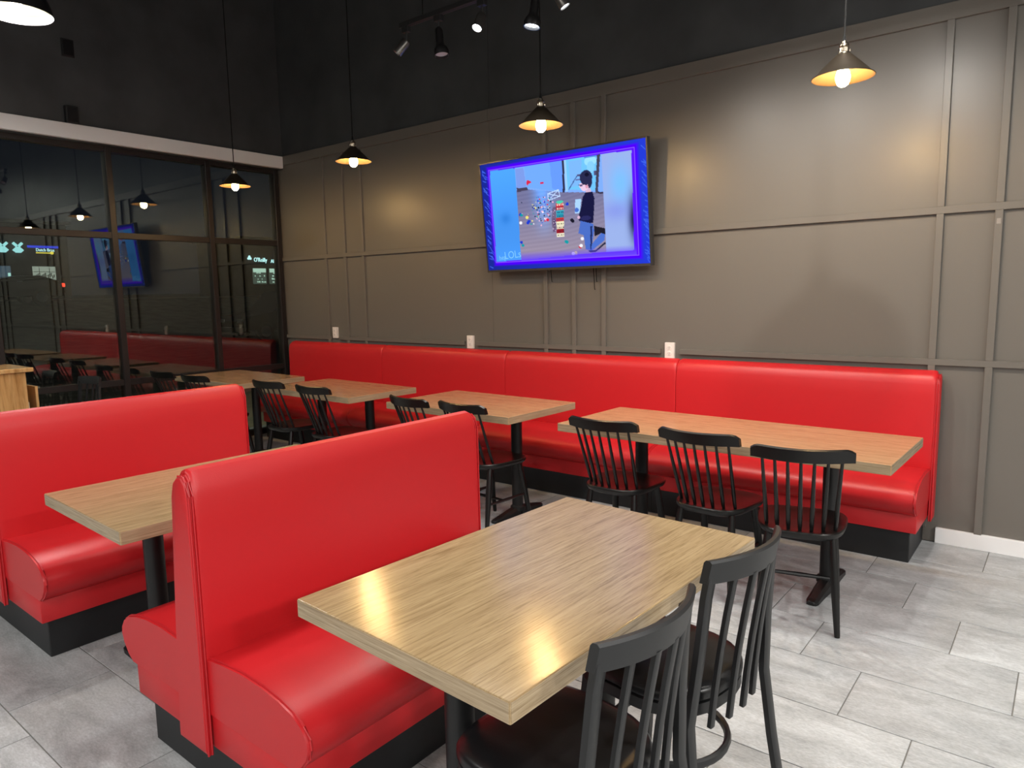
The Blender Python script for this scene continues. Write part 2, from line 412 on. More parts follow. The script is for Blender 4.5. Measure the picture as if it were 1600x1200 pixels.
table('oak laminate table under the television, third from the window', 3.15, 4.295, Y0-.005, Y1+.03, 'x', [(3.42, -.985), (4.045, -1.02)], (0, .26), WT)
table('longest oak table at the right end of the wall bench, three chairs at it', 4.655, 6.415, Y0-.02, Y1-.005, 'x', [(5.0, -1.035), (6.08, -1.06)], (0, .26), WT)
table('large oak laminate table in the foreground beside the near booth', 5.512, 6.232, -3.772, -2.63, 'y', [(5.842, -3.53), (5.842, -2.88)], (.27, 0), 'oak tables between the booths', -2.6)
table('oak laminate table between the two red double booths', 3.83, 4.58, -3.785, -2.64, 'y', [(4.19, -3.53), (4.19, -2.9)], (.36, 0), 'oak tables between the booths', -2.0)

# ------------------------------------------------------------------ spindle chairs (face +y)
def spindle_chair(label):
    t = thing('spindle_chair', label, 'chair', (0, 0, 0), 0, 'black spindle back chairs at the wall tables')
    bm = bmesh.new(); out = []
    for k in range(40):
        a = 2*PI*k/40; c, s = math.cos(a), math.sin(a)
        x = math.copysign(abs(c)**.55, c); y = math.copysign(abs(s)**.55, s)
        w = .192+.018*y if y > -.3 else .192+.018*y-.012*(-.3-y)
        out.append((x*w, y*.205-.0))
    rings = []
    for sc, z in ((.90, .415), (.965, .424), (1, .438), (1, .447), (.975, .452), (.90, .4515), (.75, .4475), (.5, .4435), (.2, .443)):
        rings.append([bm.verts.new((x*sc, y*sc, z)) for x, y in out])
    for r, q in zip(rings, rings[1:]):
        for k in range(40): bm.faces.new((r[k], r[(k+1) % 40], q[(k+1) % 40], q[k]))
    bm.faces.new(rings[0]); bm.faces.new(rings[-1]); obj('seat', bm, BWOOD, t, True)
    # crest rail: bowed board, ends forward
    bm = bmesh.new(); rings = []; n = 29
    for i in range(n):
        u = -1+2*i/(n-1); x = .210*u; y = -.228-.06*(1-u*u); a = abs(u)
        e_ = max(0, (a-.8)/.2)**2.2; zt = .847+.003*a*a-.018*e_; zb = .786+.004*a*a-.002*e_; th = .0115
        tilt = .012
        rings.append([bm.verts.new((x, y+th, zb)), bm.verts.new((x, y+th-tilt, zt-.006)), bm.verts.new((x, y-tilt, zt)), bm.verts.new((x, y-th-tilt, zt-.006)), bm.verts.new((x, y-th, zb))])
    for r, q in zip(rings, rings[1:]):
        for k in range(5): bm.faces.new((r[k], r[(k+1) % 5], q[(k+1) % 5], q[k]))
    bm.faces.new(rings[0]); bm.faces.new(rings[-1]); obj('crest_rail', bm, BWOOD, t, True)
    for i in range(7):
        u = -1+i/3; xb = .143*u; xt = .160*u; ut = xt/.21
        yb = -.113-.05*(1-u*u); yt = -.228-.06*(1-ut*ut)
        p0, p1 = Vector((xb, yb, .444)), Vector((xt, yt, .797+.006*ut*ut))
        pts = [p0.lerp(p1, s) for s in (0, .12, .3, .6, 1)]
        obj('spindle', T(pts, [.0075, .0098, .0098, .0085, .0065], 8), BWOOD, t, True)
    feet = {}
    for sx in (-1, 1):
        for sy in (-1, 1):
            p1 = Vector((.135*sx, .135*sy, .425)); p0 = Vector((.168*sx, .213*sy, 0))
            pts = [p0.lerp(p1, s) for s in (0, .03, .55, .85, 1)]; feet[sx, sy] = (p0, p1)
            obj('leg', T(pts, [.0115, .013, .0195, .018, .014], 10), BWOOD, t, True)
    mids = []
    for sx in (-1, 1):
        a = feet[sx, -1][0].lerp(feet[sx, -1][1], .46); b = feet[sx, 1][0].lerp(feet[sx, 1][1], .46)
        obj('stretcher', T([a, a.lerp(b, .5), b], [.008, .011, .008], 8), BWOOD, t, True); mids.append(a.lerp(b, .4))
    obj('stretcher', T([mids[0], mids[0].lerp(mids[1], .5), mids[1]], [.008, .011, .008], 8), BWOOD, t, True)
    return t
def chair_at(crest_mid, rz):
    """local crest centre is (0,-.44); returns chair origin"""
    c, s = math.cos(rz), math.sin(rz); return (crest_mid[0]-.228*s, crest_mid[1]+.228*c, 0)
CH = [((6.100, -1.645), 14, 'black spindle chair at right end of the longest wall table, turned slightly left'),
      ((5.590, -1.551), -2, 'black spindle chair in the middle of three at the longest wall table'),
      ((5.035, -1.52), 1, 'black spindle chair at left end of the longest wall table'),
      ((4.008, -1.516), -4, 'black spindle chair at the right of the table under the television'),
      ((3.525, -1.515), -8, 'black spindle chair at the left of the table under the television'),
      ((2.445, -1.50), 0, 'black spindle chair at the right of the second table from the window'),
      ((1.835, -1.495), 1, 'black spindle chair at the left of the second table from the window'),
      ((.845, -1.60), 3, 'black spindle chair at the right of the corner table, behind the left booth'),
      ((.24, -1.60), 2, 'black spindle chair at the left of the corner table by the window')]
c0 = spindle_chair(CH[0][2]); r = math.radians(CH[0][1]); c0.location = chair_at(CH[0][0], r); c0.rotation_euler = (0, 0, r)
for p, a, lb in CH[1:]:
    r = math.radians(a); dup(c0, chair_at(p, r), r, lb)

# ------------------------------------------------------------------ metal chairs with padded seats (face +y)
def bar(bm, pts, w, d, wdir=Vector((1, 0, 0))):
    """rectangular bar along pts, width w along wdir, depth d across"""
    pts = [Vector(p) for p in pts]; rings = []
    for i, p in enumerate(pts):
        tg = (pts[min(i+1, len(pts)-1)]-pts[max(i-1, 0)]).normalized(); wd = (wdir-tg*wdir.dot(tg)).normalized(); dd = tg.cross(wd)
        c = .28
        rings.append([bm.verts.new(p+wd*w/2*a+dd*d/2*b) for a, b in ((-1, -1+c), (-1+c, -1), (1-c, -1), (1, -1+c), (1, 1-c), (1-c, 1), (-1+c, 1), (-1, 1-c))])
    for r, q in zip(rings, rings[1:]):
        for k in range(8): bm.faces.new((r[k], r[(k+1) % 8], q[(k+1) % 8], q[k]))
    bm.faces.new(rings[0]); bm.faces.new(rings[-1]); return bm
def metal_chair(label):
    t = thing('slat_back_chair', label, 'chair', (0, 0, 0), 0, 'black metal chairs with padded seats')
    def outl(k, n=36, g=1.0):
        a = 2*PI*k/n; c, s = math.cos(a), math.sin(a)
        e = .5 if s > 0 else .8
        return (math.copysign(abs(c)**e, c)*.205*g, math.copysign(abs(s)**e, s)*.205*g+.0)
    bm = bmesh.new(); rings = []
    for g, z in ((.96, .437), (1.0, .445), (1.0, .462), (.96, .474), (.86, .481), (.6, .486), (.2, .488)):
        rings.append([bm.verts.new((*outl(k, g=g), z)) for k in range(36)])
    for r, q in zip(rings, rings[1:]):
        for k in range(36): bm.faces.new((r[k], r[(k+1) % 36], q[(k+1) % 36], q[k]))
    bm.faces.new(rings[0]); bm.faces.new(rings[-1]); obj('seat_pad', bm, BVINYL, t, True)
    bm = bmesh.new(); rings = []
    for g, z in ((.93, .40), (.985, .402), (.985, .434), (.93, .436)): rings.append([bm.verts.new((*outl(k, g=g), z)) for k in range(36)])
    for r, q in zip(rings, rings[1:]+rings[:1]):
        for k in range(36): bm.faces.new((r[k], r[(k+1) % 36], q[(k+1) % 36], q[k]))
    obj('seat_frame', bm, BMETAL, t, True)
    yc = lambda u: -.226-.055*(1-u*u)      # bow of the back at the top
    for s in (-1, 1):
        obj('back_post', bar(bmesh.new(), [(.225*s, -.262, 0), (.212*s, -.228, .22), (.200*s, -.205, .42), (.178*s, -.217, .6), (.168*s, -.229, .76), (.163*s, yc(.95)-.006, .822)], .034, .022, Vector((1, .0, 0))), BMETAL, t, True)
        obj('front_leg', bar(bmesh.new(), [(.185*s, .195, 0), (.165*s, .155, .41)], .026, .026), BMETAL, t, True)
    bm = bmesh.new(); rings = []; n = 17
    for i in range(n):
        u = -1+2*i/(n-1); x = .1835*u; y = yc(u*.97)-.012; zt = .868-.004*u*u; zb = .802
        nx, ny = Vector((-.11*u, -1, 0)).normalized().xy*.0105
        rings.append([bm.verts.new(v) for v in ((x-nx, y-ny+.012, zb), (x-nx*1.1, y-ny, zt-.006), (x-nx*.5, y-ny*.5, zt), (x+nx*.5, y+ny*.5, zt), (x+nx*1.1, y+ny, zt-.006), (x+nx, y+ny+.012, zb))])
    for r, q in zip(rings, rings[1:]):
        for k in range(6): bm.faces.new((r[k], r[(k+1) % 6], q[(k+1) % 6], q[k]))
    bm.faces.new(rings[0]); bm.faces.new(rings[-1]); obj('top_rail', bm, BMETAL, t, True)
    for i in range(4):
        u = -.6+.4*i; xb = .184*u; xt = .166*u; yb = -.192-.036*(1-u*u)
        obj('slat', bar(bmesh.new(), [(xb+(xt-xb)*q, yb+(yc(u)-.006-yb)*q+.006*math.sin(PI*q), .385+.423*q) for q in (0, .25, .5, .75, 1)], .021, .014), BMETAL, t, True)
    obj('foot_ring', T([(.172*math.cos(a), .168*math.sin(a)-.012, .235) for a in [2*PI*k/32 for k in range(33)]], .0105, 8, cap=False, sy=1.3), BMETAL, t, True)
    return t
m0 = metal_chair('black metal chair nearest the camera, at the near corner of the foreground table')
def place_m(o, mid, rz):   # mid = crest centre; local crest at (0,-.30)
    c, s = math.cos(rz), math.sin(rz); o.location = (mid[0]-.236*s, mid[1]+.236*c, 0); o.rotation_euler = (0, 0, rz)
r = math.radians(90-4.5); place_m(m0, (6.33, -3.49), r)
r = math.radians(90-7.6); o = dup(m0, (0, 0, 0), r, 'black metal chair at the far right corner of the foreground table'); place_m(o, (6.344, -2.98), r)
r = math.radians(184); o = dup(m0, (0, 0, 0), r, 'black metal chair by the window behind the left booth, only its back showing'); place_m(o, (.35, -2.29), r)

# ------------------------------------------------------------------ television
tv = thing('television', 'large flat television tilted forward on the panelled wall', 'television', (3.815, -.155, 2.138))
tv.rotation_euler = (math.atan2(.09, .885), 0, 0)
TW, TH = 1.541/2, .889/2
bm = bmesh.new(); box(bm, (-TW, .0, -TH), (TW, .045, TH), .004); obj('housing', bm, TVB, tv)
bm = bmesh.new()
for a, b in (((-TW, -.006, TH-.012), (TW, 0, TH)), ((-TW, -.006, -TH), (-TW+.011, 0, TH-.012)), ((TW-.011, -.006, -TH), (TW, 0, TH-.012))): box(bm, a, b, .001, 1)
obj('bezel', bm, TVB, tv)
o = obj('bottom_bezel', B((-TW+.011, -.007, -TH), (TW-.011, 0, -TH+.018), .001, 1), TVS, tv); o['label'] = 'silver grey lower bezel'
obj('logo_tab', B((-.02, -.008, -TH-.006), (.02, .004, -TH+.001), .001, 1), TVS, tv)
obj('wall_bracket', B((-.3, .046, -.2), (.3, .088, .2), .003), BMETAL, tv)
for x, l in ((-.16, .09), (.24, .16), (.262, .10)):
    obj('cable', T([(x, .06, -TH+.03), (x+.002, .058, -TH-.03), (x, .06, -TH-l), (x+.004, .06, -TH-l-.01)], .003, 6), CORD, tv)
# the picture on the screen, as colours per vertex of the flat screen
NX, NY = 320, 184
gu, gv = np.meshgrid(np.linspace(0, 1, NX), np.linspace(0, 1, NY))
img = np.zeros((NY, NX, 3))
def inpoly(P):
    c = np.zeros(gu.shape, bool); n = len(P)
    for i in range(n):
        (x0, y0), (x1, y1) = P[i], P[(i+1) % n]
        if y0 == y1: continue
        k = ((y0 > gv) != (y1 > gv)) & (gu < (x1-x0)*(gv-y0)/(y1-y0)+x0); c ^= k
    return c
def fill(P, c): img[inpoly(P)] = np.array(c)/255
def ell(cx_, cy_, rx, ry, c): img[((gu-cx_)/rx)**2+((gv-cy_)/ry)**2 < 1] = np.array(c)/255
def rect(x0, y0, x1, y1, c): fill([(x0, y0), (x1, y0), (x1, y1), (x0, y1)], c)
rng = np.random.RandomState(4)
img[:] = np.array((32, 52, 190))/255
img[:] *= (.75+.35*gu)[..., None]
for k in range(70):                                   # pale fronds in the border
    sx_ = rng.choice([.012, .03, .975, .985]); y = rng.uniform(.05, .98); a = rng.uniform(-.5, .5)
    for q in np.linspace(0, 1, 12): ell(sx_+.022*q*math.cos(a), y+.045*q*math.sin(a)+.03*q, .0022, .004, (60, 95, 225))
d = np.maximum(np.abs(gu-.502)-.444, (np.abs(gv-.495)-.452)*1.0)
glow = np.clip(1-np.maximum(d, 0)/.022, 0, 1)[..., None]
img = img*(1-glow)+np.array((78, 0, 255))/255*glow
inner = (gu > .058) & (gu < .938) & (gv > .062) & (gv < .925); img[inner] = np.array((90, 20, 250))/255
edge = (gu > .054) & (gu < .942) & (gv > .057) & (gv < .93) & ~inner; img[edge] = np.array((140, 90, 255))/255
L_ = inpoly([(.066, .068), (.238, .077), (.234, .915), (.062, .92)])
img[L_] = (np.array((72, 152, 246))/255)[None]*(1+.06*np.cos(5*gv[L_]))[:, None]
img[L_] -= .07*np.exp(-(((gu[L_]-.15)/.035)**2+((gv[L_]-.52)/.05)**2))[:, None]
rect(.238, .075, .763, .89, (122, 168, 246))
fill([(.30, .075), (.535, .073), (.535, .345), (.304, .261)], (110, 165, 248)); fill([(.46, .075), (.535, .073), (.535, .345), (.467, .30)], (100, 150, 240))
fill([(.241, .083), (.293, .082), (.304, .261), (.238, .256)], (120, 150, 225))
F_ = inpoly([(.237, .274), (.31, .28), (.536, .345), (.766, .386), (.764, .885), (.234, .92)])
fc = np.array((112, 112, 150))/255; warm = np.array((150, 138, 158))/255
tt = np.clip((gv-.35)/.5, 0, 1)[..., None]; fimg = fc*(1-tt)+warm*tt
fimg = fimg+(.09*np.sin(170*(gv+.22*gu)+3*np.sin(9*gu)))[..., None]*.16
st = np.exp(-((gu-.40)/.055)**2)*np.clip(1-(gv-.3)/.45, 0, 1); fimg = fimg+st[..., None]*np.array((.0, .22, .42))
img[F_] = fimg[F_]
fill([(.238, .256), (.309, .261), (.312, .286), (.24, .292)], (70, 65, 90))
fill([(.56, .073), (.737, .073), (.726, .363), (.557, .325)], (108, 190, 250)); rect(.548, .073, .56, .34, (150, 200, 250))
fill([(.575, .09), (.65, .09), (.645, .30), (.575, .31)], (120, 178, 240))
for q in np.linspace(0, 1, 40): ell(.567+.05*q, .325-.10*q, .003, .004, (60, 80, 140))
ell(.70, .115, .035, .04, (150, 215, 252)); ell(.70, .165, .022, .05, (130, 200, 250)); rect(.667, .075, .737, .085, (80, 130, 210))
rect(.66, .20, .69, .235, (50, 55, 95)); rect(.715, .2, .738, .24, (80, 80, 120)); rect(.62, .21, .65, .225, (80, 80, 125)); rect(.61, .25, .65, .262, (90, 100, 160))
fill([(.536, .073), (.548, .073), (.542, .346), (.529, .346)], (48, 46, 72)); fill([(.739, .072), (.757, .07), (.733, .387), (.718, .384)], (66, 64, 86))
fill([(.733, .376), (.767, .381), (.766, .397), (.732, .392)], (60, 55, 80))
for a, b in (((.437, .341), (.504, .317)), ((.504, .317), (.51, .375)), ((.51, .375), (.438, .399)), ((.438, .399), (.437, .341)), ((.437, .341), (.51, .375)), ((.438, .399), (.504, .317))):
    for q in np.linspace(0, 1, 40): ell(a[0]+(b[0]-a[0])*q, a[1]+(b[1]-a[1])*q, .0022, .0036, (190, 215, 255))
fill([(.308, .196), (.318, .20), (.342, .222), (.318, .235), (.314, .25), (.306, .235)], (210, 40, 70)); rect(.392, .231, .414, .249, (205, 40, 80))
DC = [(20, 40, 70), (235, 235, 245), (30, 60, 200), (20, 150, 160), (230, 220, 120), (200, 40, 60), (25, 25, 40), (240, 180, 210)]
for k in range(95):
    x = rng.normal(.385, .05); y = .36+abs(rng.normal(.12, .075)); ell(x, y, rng.uniform(.002, .006), rng.uniform(.003, .008), DC[rng.randint(len(DC))])
for x, y, c in ((.25, .499, 2), (.258, .505, 3), (.25, .573, 1), (.293, .529, 4), (.304, .567, 2), (.297, .58, 2), (.244, .752, 2), (.252, .783, 3), (.536, .781, 3), (.53, .775, 3), (.614, .829, 5), (.618, .82, 1), (.629, .76, 1), (.551, .45, 2), (.573, .591, 6), (.578, .60, 6), (.584, .88, 4), (.57, .885, 1), (.417, .562, 7), (.425, .57, 5)):
    ell(x, y, .010, .014, DC[c])
fill([(.464, .461), (.482, .464), (.474, .675), (.453, .685), (.449, .565)], (110, 95, 125))
for k in range(40): ell(.465+rng.normal(0, .008), rng.uniform(.47, .68), .003, .005, [(60, 50, 80), (190, 170, 200), (90, 60, 110)][k % 3])
TWc = [(200, 50, 60), (170, 30, 50), (60, 170, 190), (40, 140, 165), (190, 50, 50), (230, 225, 190), (225, 215, 190), (150, 30, 45), (230, 225, 200)]
for i, c in enumerate(TWc):
    z0, z1 = .43+.033*i, .43+.033*(i+1); ax = .483-.008*(i/9)
    fill([(ax, z0), (ax+.046, z0), (ax+.045, z1), (ax-.001, z1)], c)
    for q in range(4): rect(ax+.006+.011*q, z0+.012, ax+.011+.011*q, z0+.024, (50, 30, 40) if i > 4 else (235, 220, 210) if i < 2 else (30, 70, 110))
ell(.506, .425, .022, .014, (70, 200, 170))
fill([(.6, .417), (.636, .417), (.623, .54), (.595, .536)], (165, 205, 250)); ell(.606, .51, .012, .02, (70, 110, 200))
fill([(.663, .32), (.69, .324), (.697, .375), (.663, .37)], (205, 175, 205))
fill([(.632, .287), (.664, .28), (.684, .30), (.677, .345), (.654, .358), (.640, .345), (.634, .325), (.628, .318)], (228, 196, 222))
ell(.670, .245, .036, .062, (40, 42, 78)); fill([(.668, .25), (.706, .25), (.703, .30), (.692, .335), (.682, .335), (.678, .295)], (40, 42, 78)); ell(.672, .322, .008, .014, (214, 150, 175)); ell(.676, .222, .012, .016, (20, 20, 44))
rect(.622, .298, .668, .304, (60, 45, 70)); rect(.632, .30, .648, .316, (90, 80, 120))
fill([(.661, .37), (.703, .369), (.712, .428), (.705, .54), (.697, .634), (.627, .626), (.609, .584), (.633, .484), (.644, .407)], (24, 24, 62))
ell(.655, .585, .03, .02, (40, 40, 90)); ell(.614, .575, .008, .014, (210, 175, 205))
fill([(.624, .605), (.696, .64), (.700, .70), (.686, .80), (.676, .868), (.645, .854), (.637, .73), (.607, .711)], (72, 106, 192))
fill([(.68, .66), (.69, .66), (.682, .86), (.672, .86)], (30, 40, 90))
fill([(.676, .874), (.756, .788), (.762, .726), (.739, .724), (.682, .811)], (74, 110, 200)); fill([(.70, .657), (.763, .686), (.763, .737), (.74, .724), (.70, .75)], (30, 28, 40))
fill([(.66, .868), (.70, .868), (.76, .80), (.763, .815), (.70, .885), (.67, .882)], (30, 34, 60))
R_ = inpoly([(.763, .073), (.925, .08), (.917, .885), (.764, .89)])
g1 = np.array((150, 172, 226))/255; g2 = np.array((120, 185, 246))/255
m1 = np.exp(-(((gu-.86)/.06)**2+((gv-.33)/.16)**2))[..., None]; rim = g1*(1-m1)+g2*m1
m2 = np.exp(-(((gu-.925)/.028)**2+((gv-.62)/.17)**2))[..., None]; rim = rim*(1-m2)+np.array((16, 16, 60))/255*m2
m3 = np.exp(-(((gu-.83)/.08)**2+((gv-.55)/.08)**2))[..., None]; rim = rim*(1-.5*m3)+np.array((120, 130, 225))/255*.5*m3
img[R_] = rim[R_]
bl = (gv > .84) & (gv < .925) & (gu > .234) & (gu < .93); k_ = ((gv-.84)/.085)[bl][:, None]; img[bl] = img[bl]*(1-k_)+np.array((100, 70, 240))/255*k_
img = np.clip(img, 0, 1)
lin = np.where(img < .04045, img/12.92, ((img+.055)/1.055)**2.4)
sw, sh = TW-.0115, TH-.0125
me = bpy.data.meshes.new('screen')
vs = [((gu[j, i]*2-1)*sw, -.0015, -(gv[j, i]*(2*sh-.006)-sh)) for j in range(NY) for i in range(NX)]
fs = [(j*NX+i, (j+1)*NX+i, (j+1)*NX+i+1, j*NX+i+1) for j in range(NY-1) for i in range(NX-1)]
me.from_pydata(vs, [], fs); ca = me.color_attributes.new('Col', 'FLOAT_COLOR', 'POINT')
ca.data.foreach_set('color', np.concatenate([lin.reshape(-1, 3), np.ones((NX*NY, 1))], 1).astype(np.float32).ravel())
SCR = emis('tv_picture', (1, 1, 1), SCREEN, True); me.materials.append(SCR)
so = bpy.data.objects.new('screen', me); COL.objects.link(so); so.parent = tv; so['label'] = 'lit screen showing a child kneeling by a toy tower'
CAP = emis('caption_glow', (.19, .52, 1.0), SCREEN)
ux = lambda u: (u*2-1)*sw
uz = lambda v: -(v*(2*sh-.006)-sh)
text('caption', 'LOLs', .085, CAP, so, (ux(.178), -.003, uz(.865)), (PI/2, -.06, 0), .0003, .95)
text('caption', 'hep', .055, CAP, so, (ux(.108), -.003, uz(.885)), (PI/2, -.12, 0), .0003, .95)

# ------------------------------------------------------------------ wall outlets
OL = ['white duplex outlet nearest the window on the panelled wall', 'white duplex outlet on the panelled wall left of the television', 'white duplex outlet on the panelled wall right of the television']
for i, (x, z) in enumerate(((.807, 1.135), (2.739, 1.09), (4.684, 1.084))):
    t = thing('outlet', OL[i], 'outlet', (x, -.003, z), 0, 'outlets along the lower wall rail')
    obj('cover_plate', B((-.037, -.024, -.058), (.037, -.0, .058), .003), OUTW, t)
    for dz in (.021, -.021):
        s = obj('socket', lathe(bmesh.new(), [(.0165, 0), (.0165, .0035), (.015, .0045)], 20, True, True), OUTW, t); s.location = (0, -.0235, dz); s.rotation_euler = (PI/2, 0, 0)
        bm = bmesh.new()
        for dx in (-.006, .006): box(bm, (dx-.0013, -.001, .0045), (dx+.0013, .007, .0049))
        box(bm, (-.0022, -.0105, .0045), (.0022, -.006, .0049)); obj('slot', bm, DARK, s)

# ------------------------------------------------------------------ cone pendants
def pendant(label, x, y, zr):
    t = thing('pendant_lamp', label, 'lamp', (x, y, zr), 0, 'bronze cone pendants over the wall tables')
    s = obj('lamp_shade', lathe(bmesh.new(), [(.030, .100), (.034, .098), (.085, .048), (.128, .004), (.136, .0), (.138, -.003), (.136, -.0045)], 40), SHO, t, True)
    obj('shade_lining', lathe(bmesh.new(), [(.028, .097), (.083, .045), (.126, .001), (.1355, -.0045)], 40), SHI, s, True)
    obj('socket', lathe(bmesh.new(), [(.0, .156), (.012, .156), (.014, .146), (.021, .143), (.023, .134), (.019, .130), (.023, .126), (.023, .108), (.028, .104), (.030, .099), (.022, .07), (.018, .055), (0, .055)], 20), CHROME, t, True)
    for k in range(3):
        a = 2*PI*k/3+.5; q = obj('thumb_screw', lathe(bmesh.new(), [(.0, .0), (.004, 0), (.004, .008), (0, .008)], 8), CHROME, t); q.location = (.026*math.cos(a), .026*math.sin(a), .112)
    obj('bulb', lathe(bmesh.new(), [(.001, -.046), (.012, -.044), (.024, -.034), (.031, -.016), (.032, .0), (.027, .022), (.018, .042), (.013, .056)], 20), BULB, t, True)
    obj('strain_relief', lathe(bmesh.new(), [(.0, .19), (.005, .188), (.007, .17), (.0105, .156), (0, .156)], 12), CORD, t, True)
    obj('cord', T([(0, 0, .185), (0, 0, (ZC-zr)*.5), (0, 0, ZC-zr-.03)], .0042, 8), CORD, t, True)
    obj('ceiling_canopy', lathe(bmesh.new(), [(0, ZC-zr-.035), (.05, ZC-zr-.03), (.06, ZC-zr-.002), (0, ZC-zr-.001)], 24), TRK, t, True)
    return t
for lb, x, z in (('bronze cone pendant nearest the window, hanging before the glass', .808, 2.552), ('bronze cone pendant second from the window', 2.514, 2.558),
                 ('bronze cone pendant hanging over the television', 4.316, 2.548), ('bronze cone pendant at far right, over the longest table', 6.06, 2.492)):
    pendant(lb, x, -1.07, z)

# ------------------------------------------------------------------ track lights
tk = thing('track_light', 'black track light with swivelling spot heads high above the tables', 'light', (3.55, -1.5, 3.175))
obj('rail', B((0, -.017, 0), (4.6, .017, .03), .003), TRK, tk)
obj('rail_groove', B((.01, -.008, -.0012), (4.59, .008, .0)), DARK, tk)
for x in (.2, 2.4, 4.4): obj('suspension_cable', T([(x, 0, .03), (x, 0, 1), (x, 0, ZC-3.175)], .0028, 6), CORD, tk)
def head(x, kind, aim, lit, spot=None):
    aim = Vector(aim).normalized(); piv = Vector((x, 0, -.085))
    q = aim.to_track_quat('-Z', 'Y').to_euler()
    if kind == 'can':
        prof = [(0, .0), (.026, .0), (.029, -.006), (.030, -.095), (.027, -.095), (.026, -.088)]; e = -.088; r_ = .026
    else:
        prof = [(0, .02), (.012, .018), (.021, .006), (.0235, -.01), (.0235, -.085), (.030, -.098), (.043, -.115), (.047, -.135), (.046, -.155), (.042, -.155), (.040, -.14)]; e = -.14; r_ = .04
    h = obj('spot_head', lathe(bmesh.new(), prof, 24), GUN2 if kind == 'can' else GUN, tk, True); h.location = piv; h.rotation_euler = q
    l = obj('lens', lathe(bmesh.new(), [(0, e+.002), (r_*.6, e+.001), (r_, e)], 20), LENS if lit else LENSD, h, True)
    obj('adapter', B((x-.028, -.016, -.034), (x+.028, .016, -.001), .003), TRK, tk)
    obj('stem', T([(x, 0, -.034), (x, 0, -.09)], .006, 8), TRK, tk, True)
    if spot: light('spot_lamp', 'SPOT', h, (0, 0, e-.012), spot, (1, .95, .88), spot_size=math.radians(128), spot_blend=1.0, shadow_soft_size=.025)
head(.052, 'can', (-.55, -.45, -.8), False)
head(.33, 'bell', (.18, -.05, -1), False)
head(.675, 'can', (-.0, -.45, -.75), True, P_SPOT*.5)
head(1.055, 'bell', (-.1, -.12, -1), True, P_SPOT*.8)
head(1.185, 'can', (.35, .3, -.75), True, P_SPOT*.7)
head(1.9, 'can', (.1, .45, -.9), True, P_SPOT*.8)
head(2.65, 'can', (-.12, .5, -.7), True, P_SPOT)
head(3.4, 'bell', (.3, -.5, -1), True, P_SPOT*1.3)
head(4.1, 'bell', (.2, -.3, -1), True, P_SPOT)

# ------------------------------------------------------------------ dome pendants
DL = [('black dome pendant with white inside at the top left picture corner', 1.70, -3.0), ('black dome pendant over the near booth, above the picture', 4.6, -3.05), ('black dome pendant over the aisle, above the picture', 7.6, -3.2),
      ('black dome pendant above the far side of the room, left', 3.0, -6.2), ('black dome pendant above the far side of the room, middle', 6.2, -6.2), ('black dome pendant above the far side of the room, right', 9.4, -6.2)]
for lb, x, y in DL:
    t = thing('dome_lamp', lb, 'lamp', (x, y, 3.3), 0, 'large dome pendants')
    s = obj('lamp_shade', lathe(bmesh.new(), [(.02, .25), (.05, .245), (.07, .19), (.12, .165), (.165, .11), (.188, .05), (.195, .0)], 36), BMETAL, t, True)
    obj('shade_lining', lathe(bmesh.new(), [(.05, .183), (.116, .160), (.161, .106), (.184, .048), (.193, .0)], 36), mat('white_enamel', (.8, .78, .7), .4) if lb == DL[0][0] else bpy.data.materials['white_enamel'], s, True)
    obj('bulb', lathe(bmesh.new(), [(0, .055), (.03, .06), (.045, .09), (.03, .13), (.018, .18)], 16), emis('dome_bulb', (1, .9, .74), 12) if lb == DL[0][0] else bpy.data.materials['dome_bulb'], t, True)
    obj('cord', T([(0, 0, .245), (0, 0, ZC-3.3)], .006, 8), CORD, t)
    light('dome_light', 'AREA', t, (0, 0, .045), P_DOME, (1, .98, .95), shape='DISK', size=.26)
# unseen panel lights added behind the camera to brighten trim, walls and benches
for i, (x, y) in enumerate(((12.2, -2.2), (12.2, -4.8), (12.2, -7.4), (7.6, -8.4), (4.2, -8.4))):
    t = thing('added_panel_light', 'added unseen square panel light behind the camera, %s' % ('nearest the panelled wall', 'second from the panelled wall', 'in the far corner', 'along the back, second from the corner', 'along the back, nearest the windows')[i], 'light', (x, y, 4.0), 0, 'added panel lights behind the camera')
    obj('housing', B((-.32, -.32, .0), (.32, .32, .06), .004), OUTW, t); obj('diffuser', B((-.29, -.29, -.004), (.29, .29, .0)), emis('added_panel_diffuser', (1, .95, .87), 3) if i == 0 else bpy.data.materials['added_panel_diffuser'], t)
    obj('suspension_cable', T([(0, 0, .06), (0, 0, ZC-4.0)], .004, 6), CORD, t)
    light('added_panel_lamp', 'AREA', t, (0, 0, -.012), P_PANEL if i < 3 else P_PANEL*.5, (1, .985, .955), shape='SQUARE', size=.56)

# ------------------------------------------------------------------ host stand at the left edge
hs = thing('host_stand', 'golden oak host stand at the left edge behind the booths', 'cabinet', (1.4, -3.4, 0))
obj('front_panel', B((-.02, -.33, 0), (.0, .33, 1.045), .002, 1), STANDW, hs)
obj('side_panel', B((-.42, .31, 0), (-.021, .33, 1.045), .002, 1), STANDW, hs)
obj('side_panel', B((-.42, -.33, 0), (-.021, -.31, 1.045), .002, 1), STANDW, hs)
obj('top', B((-.45, -.37, 1.046), (.03, .372, 1.075), .006, 2), STANDW, hs)
obj('shelf', B((-.40, -.309, .55), (-.022, .309, .57)), STANDW, hs)
obj('pocket_panel', B((-.30, .395, .3), (-.06, .412, .935), .002, 1), STANDW, hs)
obj('pocket_back', B((-.32, .331, .3), (-.301, .412, .935)), STANDW, hs)
obj('pocket_floor', B((-.30, .331, .3), (-.06, .394, .32)), STANDW, hs)
mn = thing('menu_stack', 'pale paper menus standing in the pocket of the host stand', 'menu', (1.2, -3.035, .321))
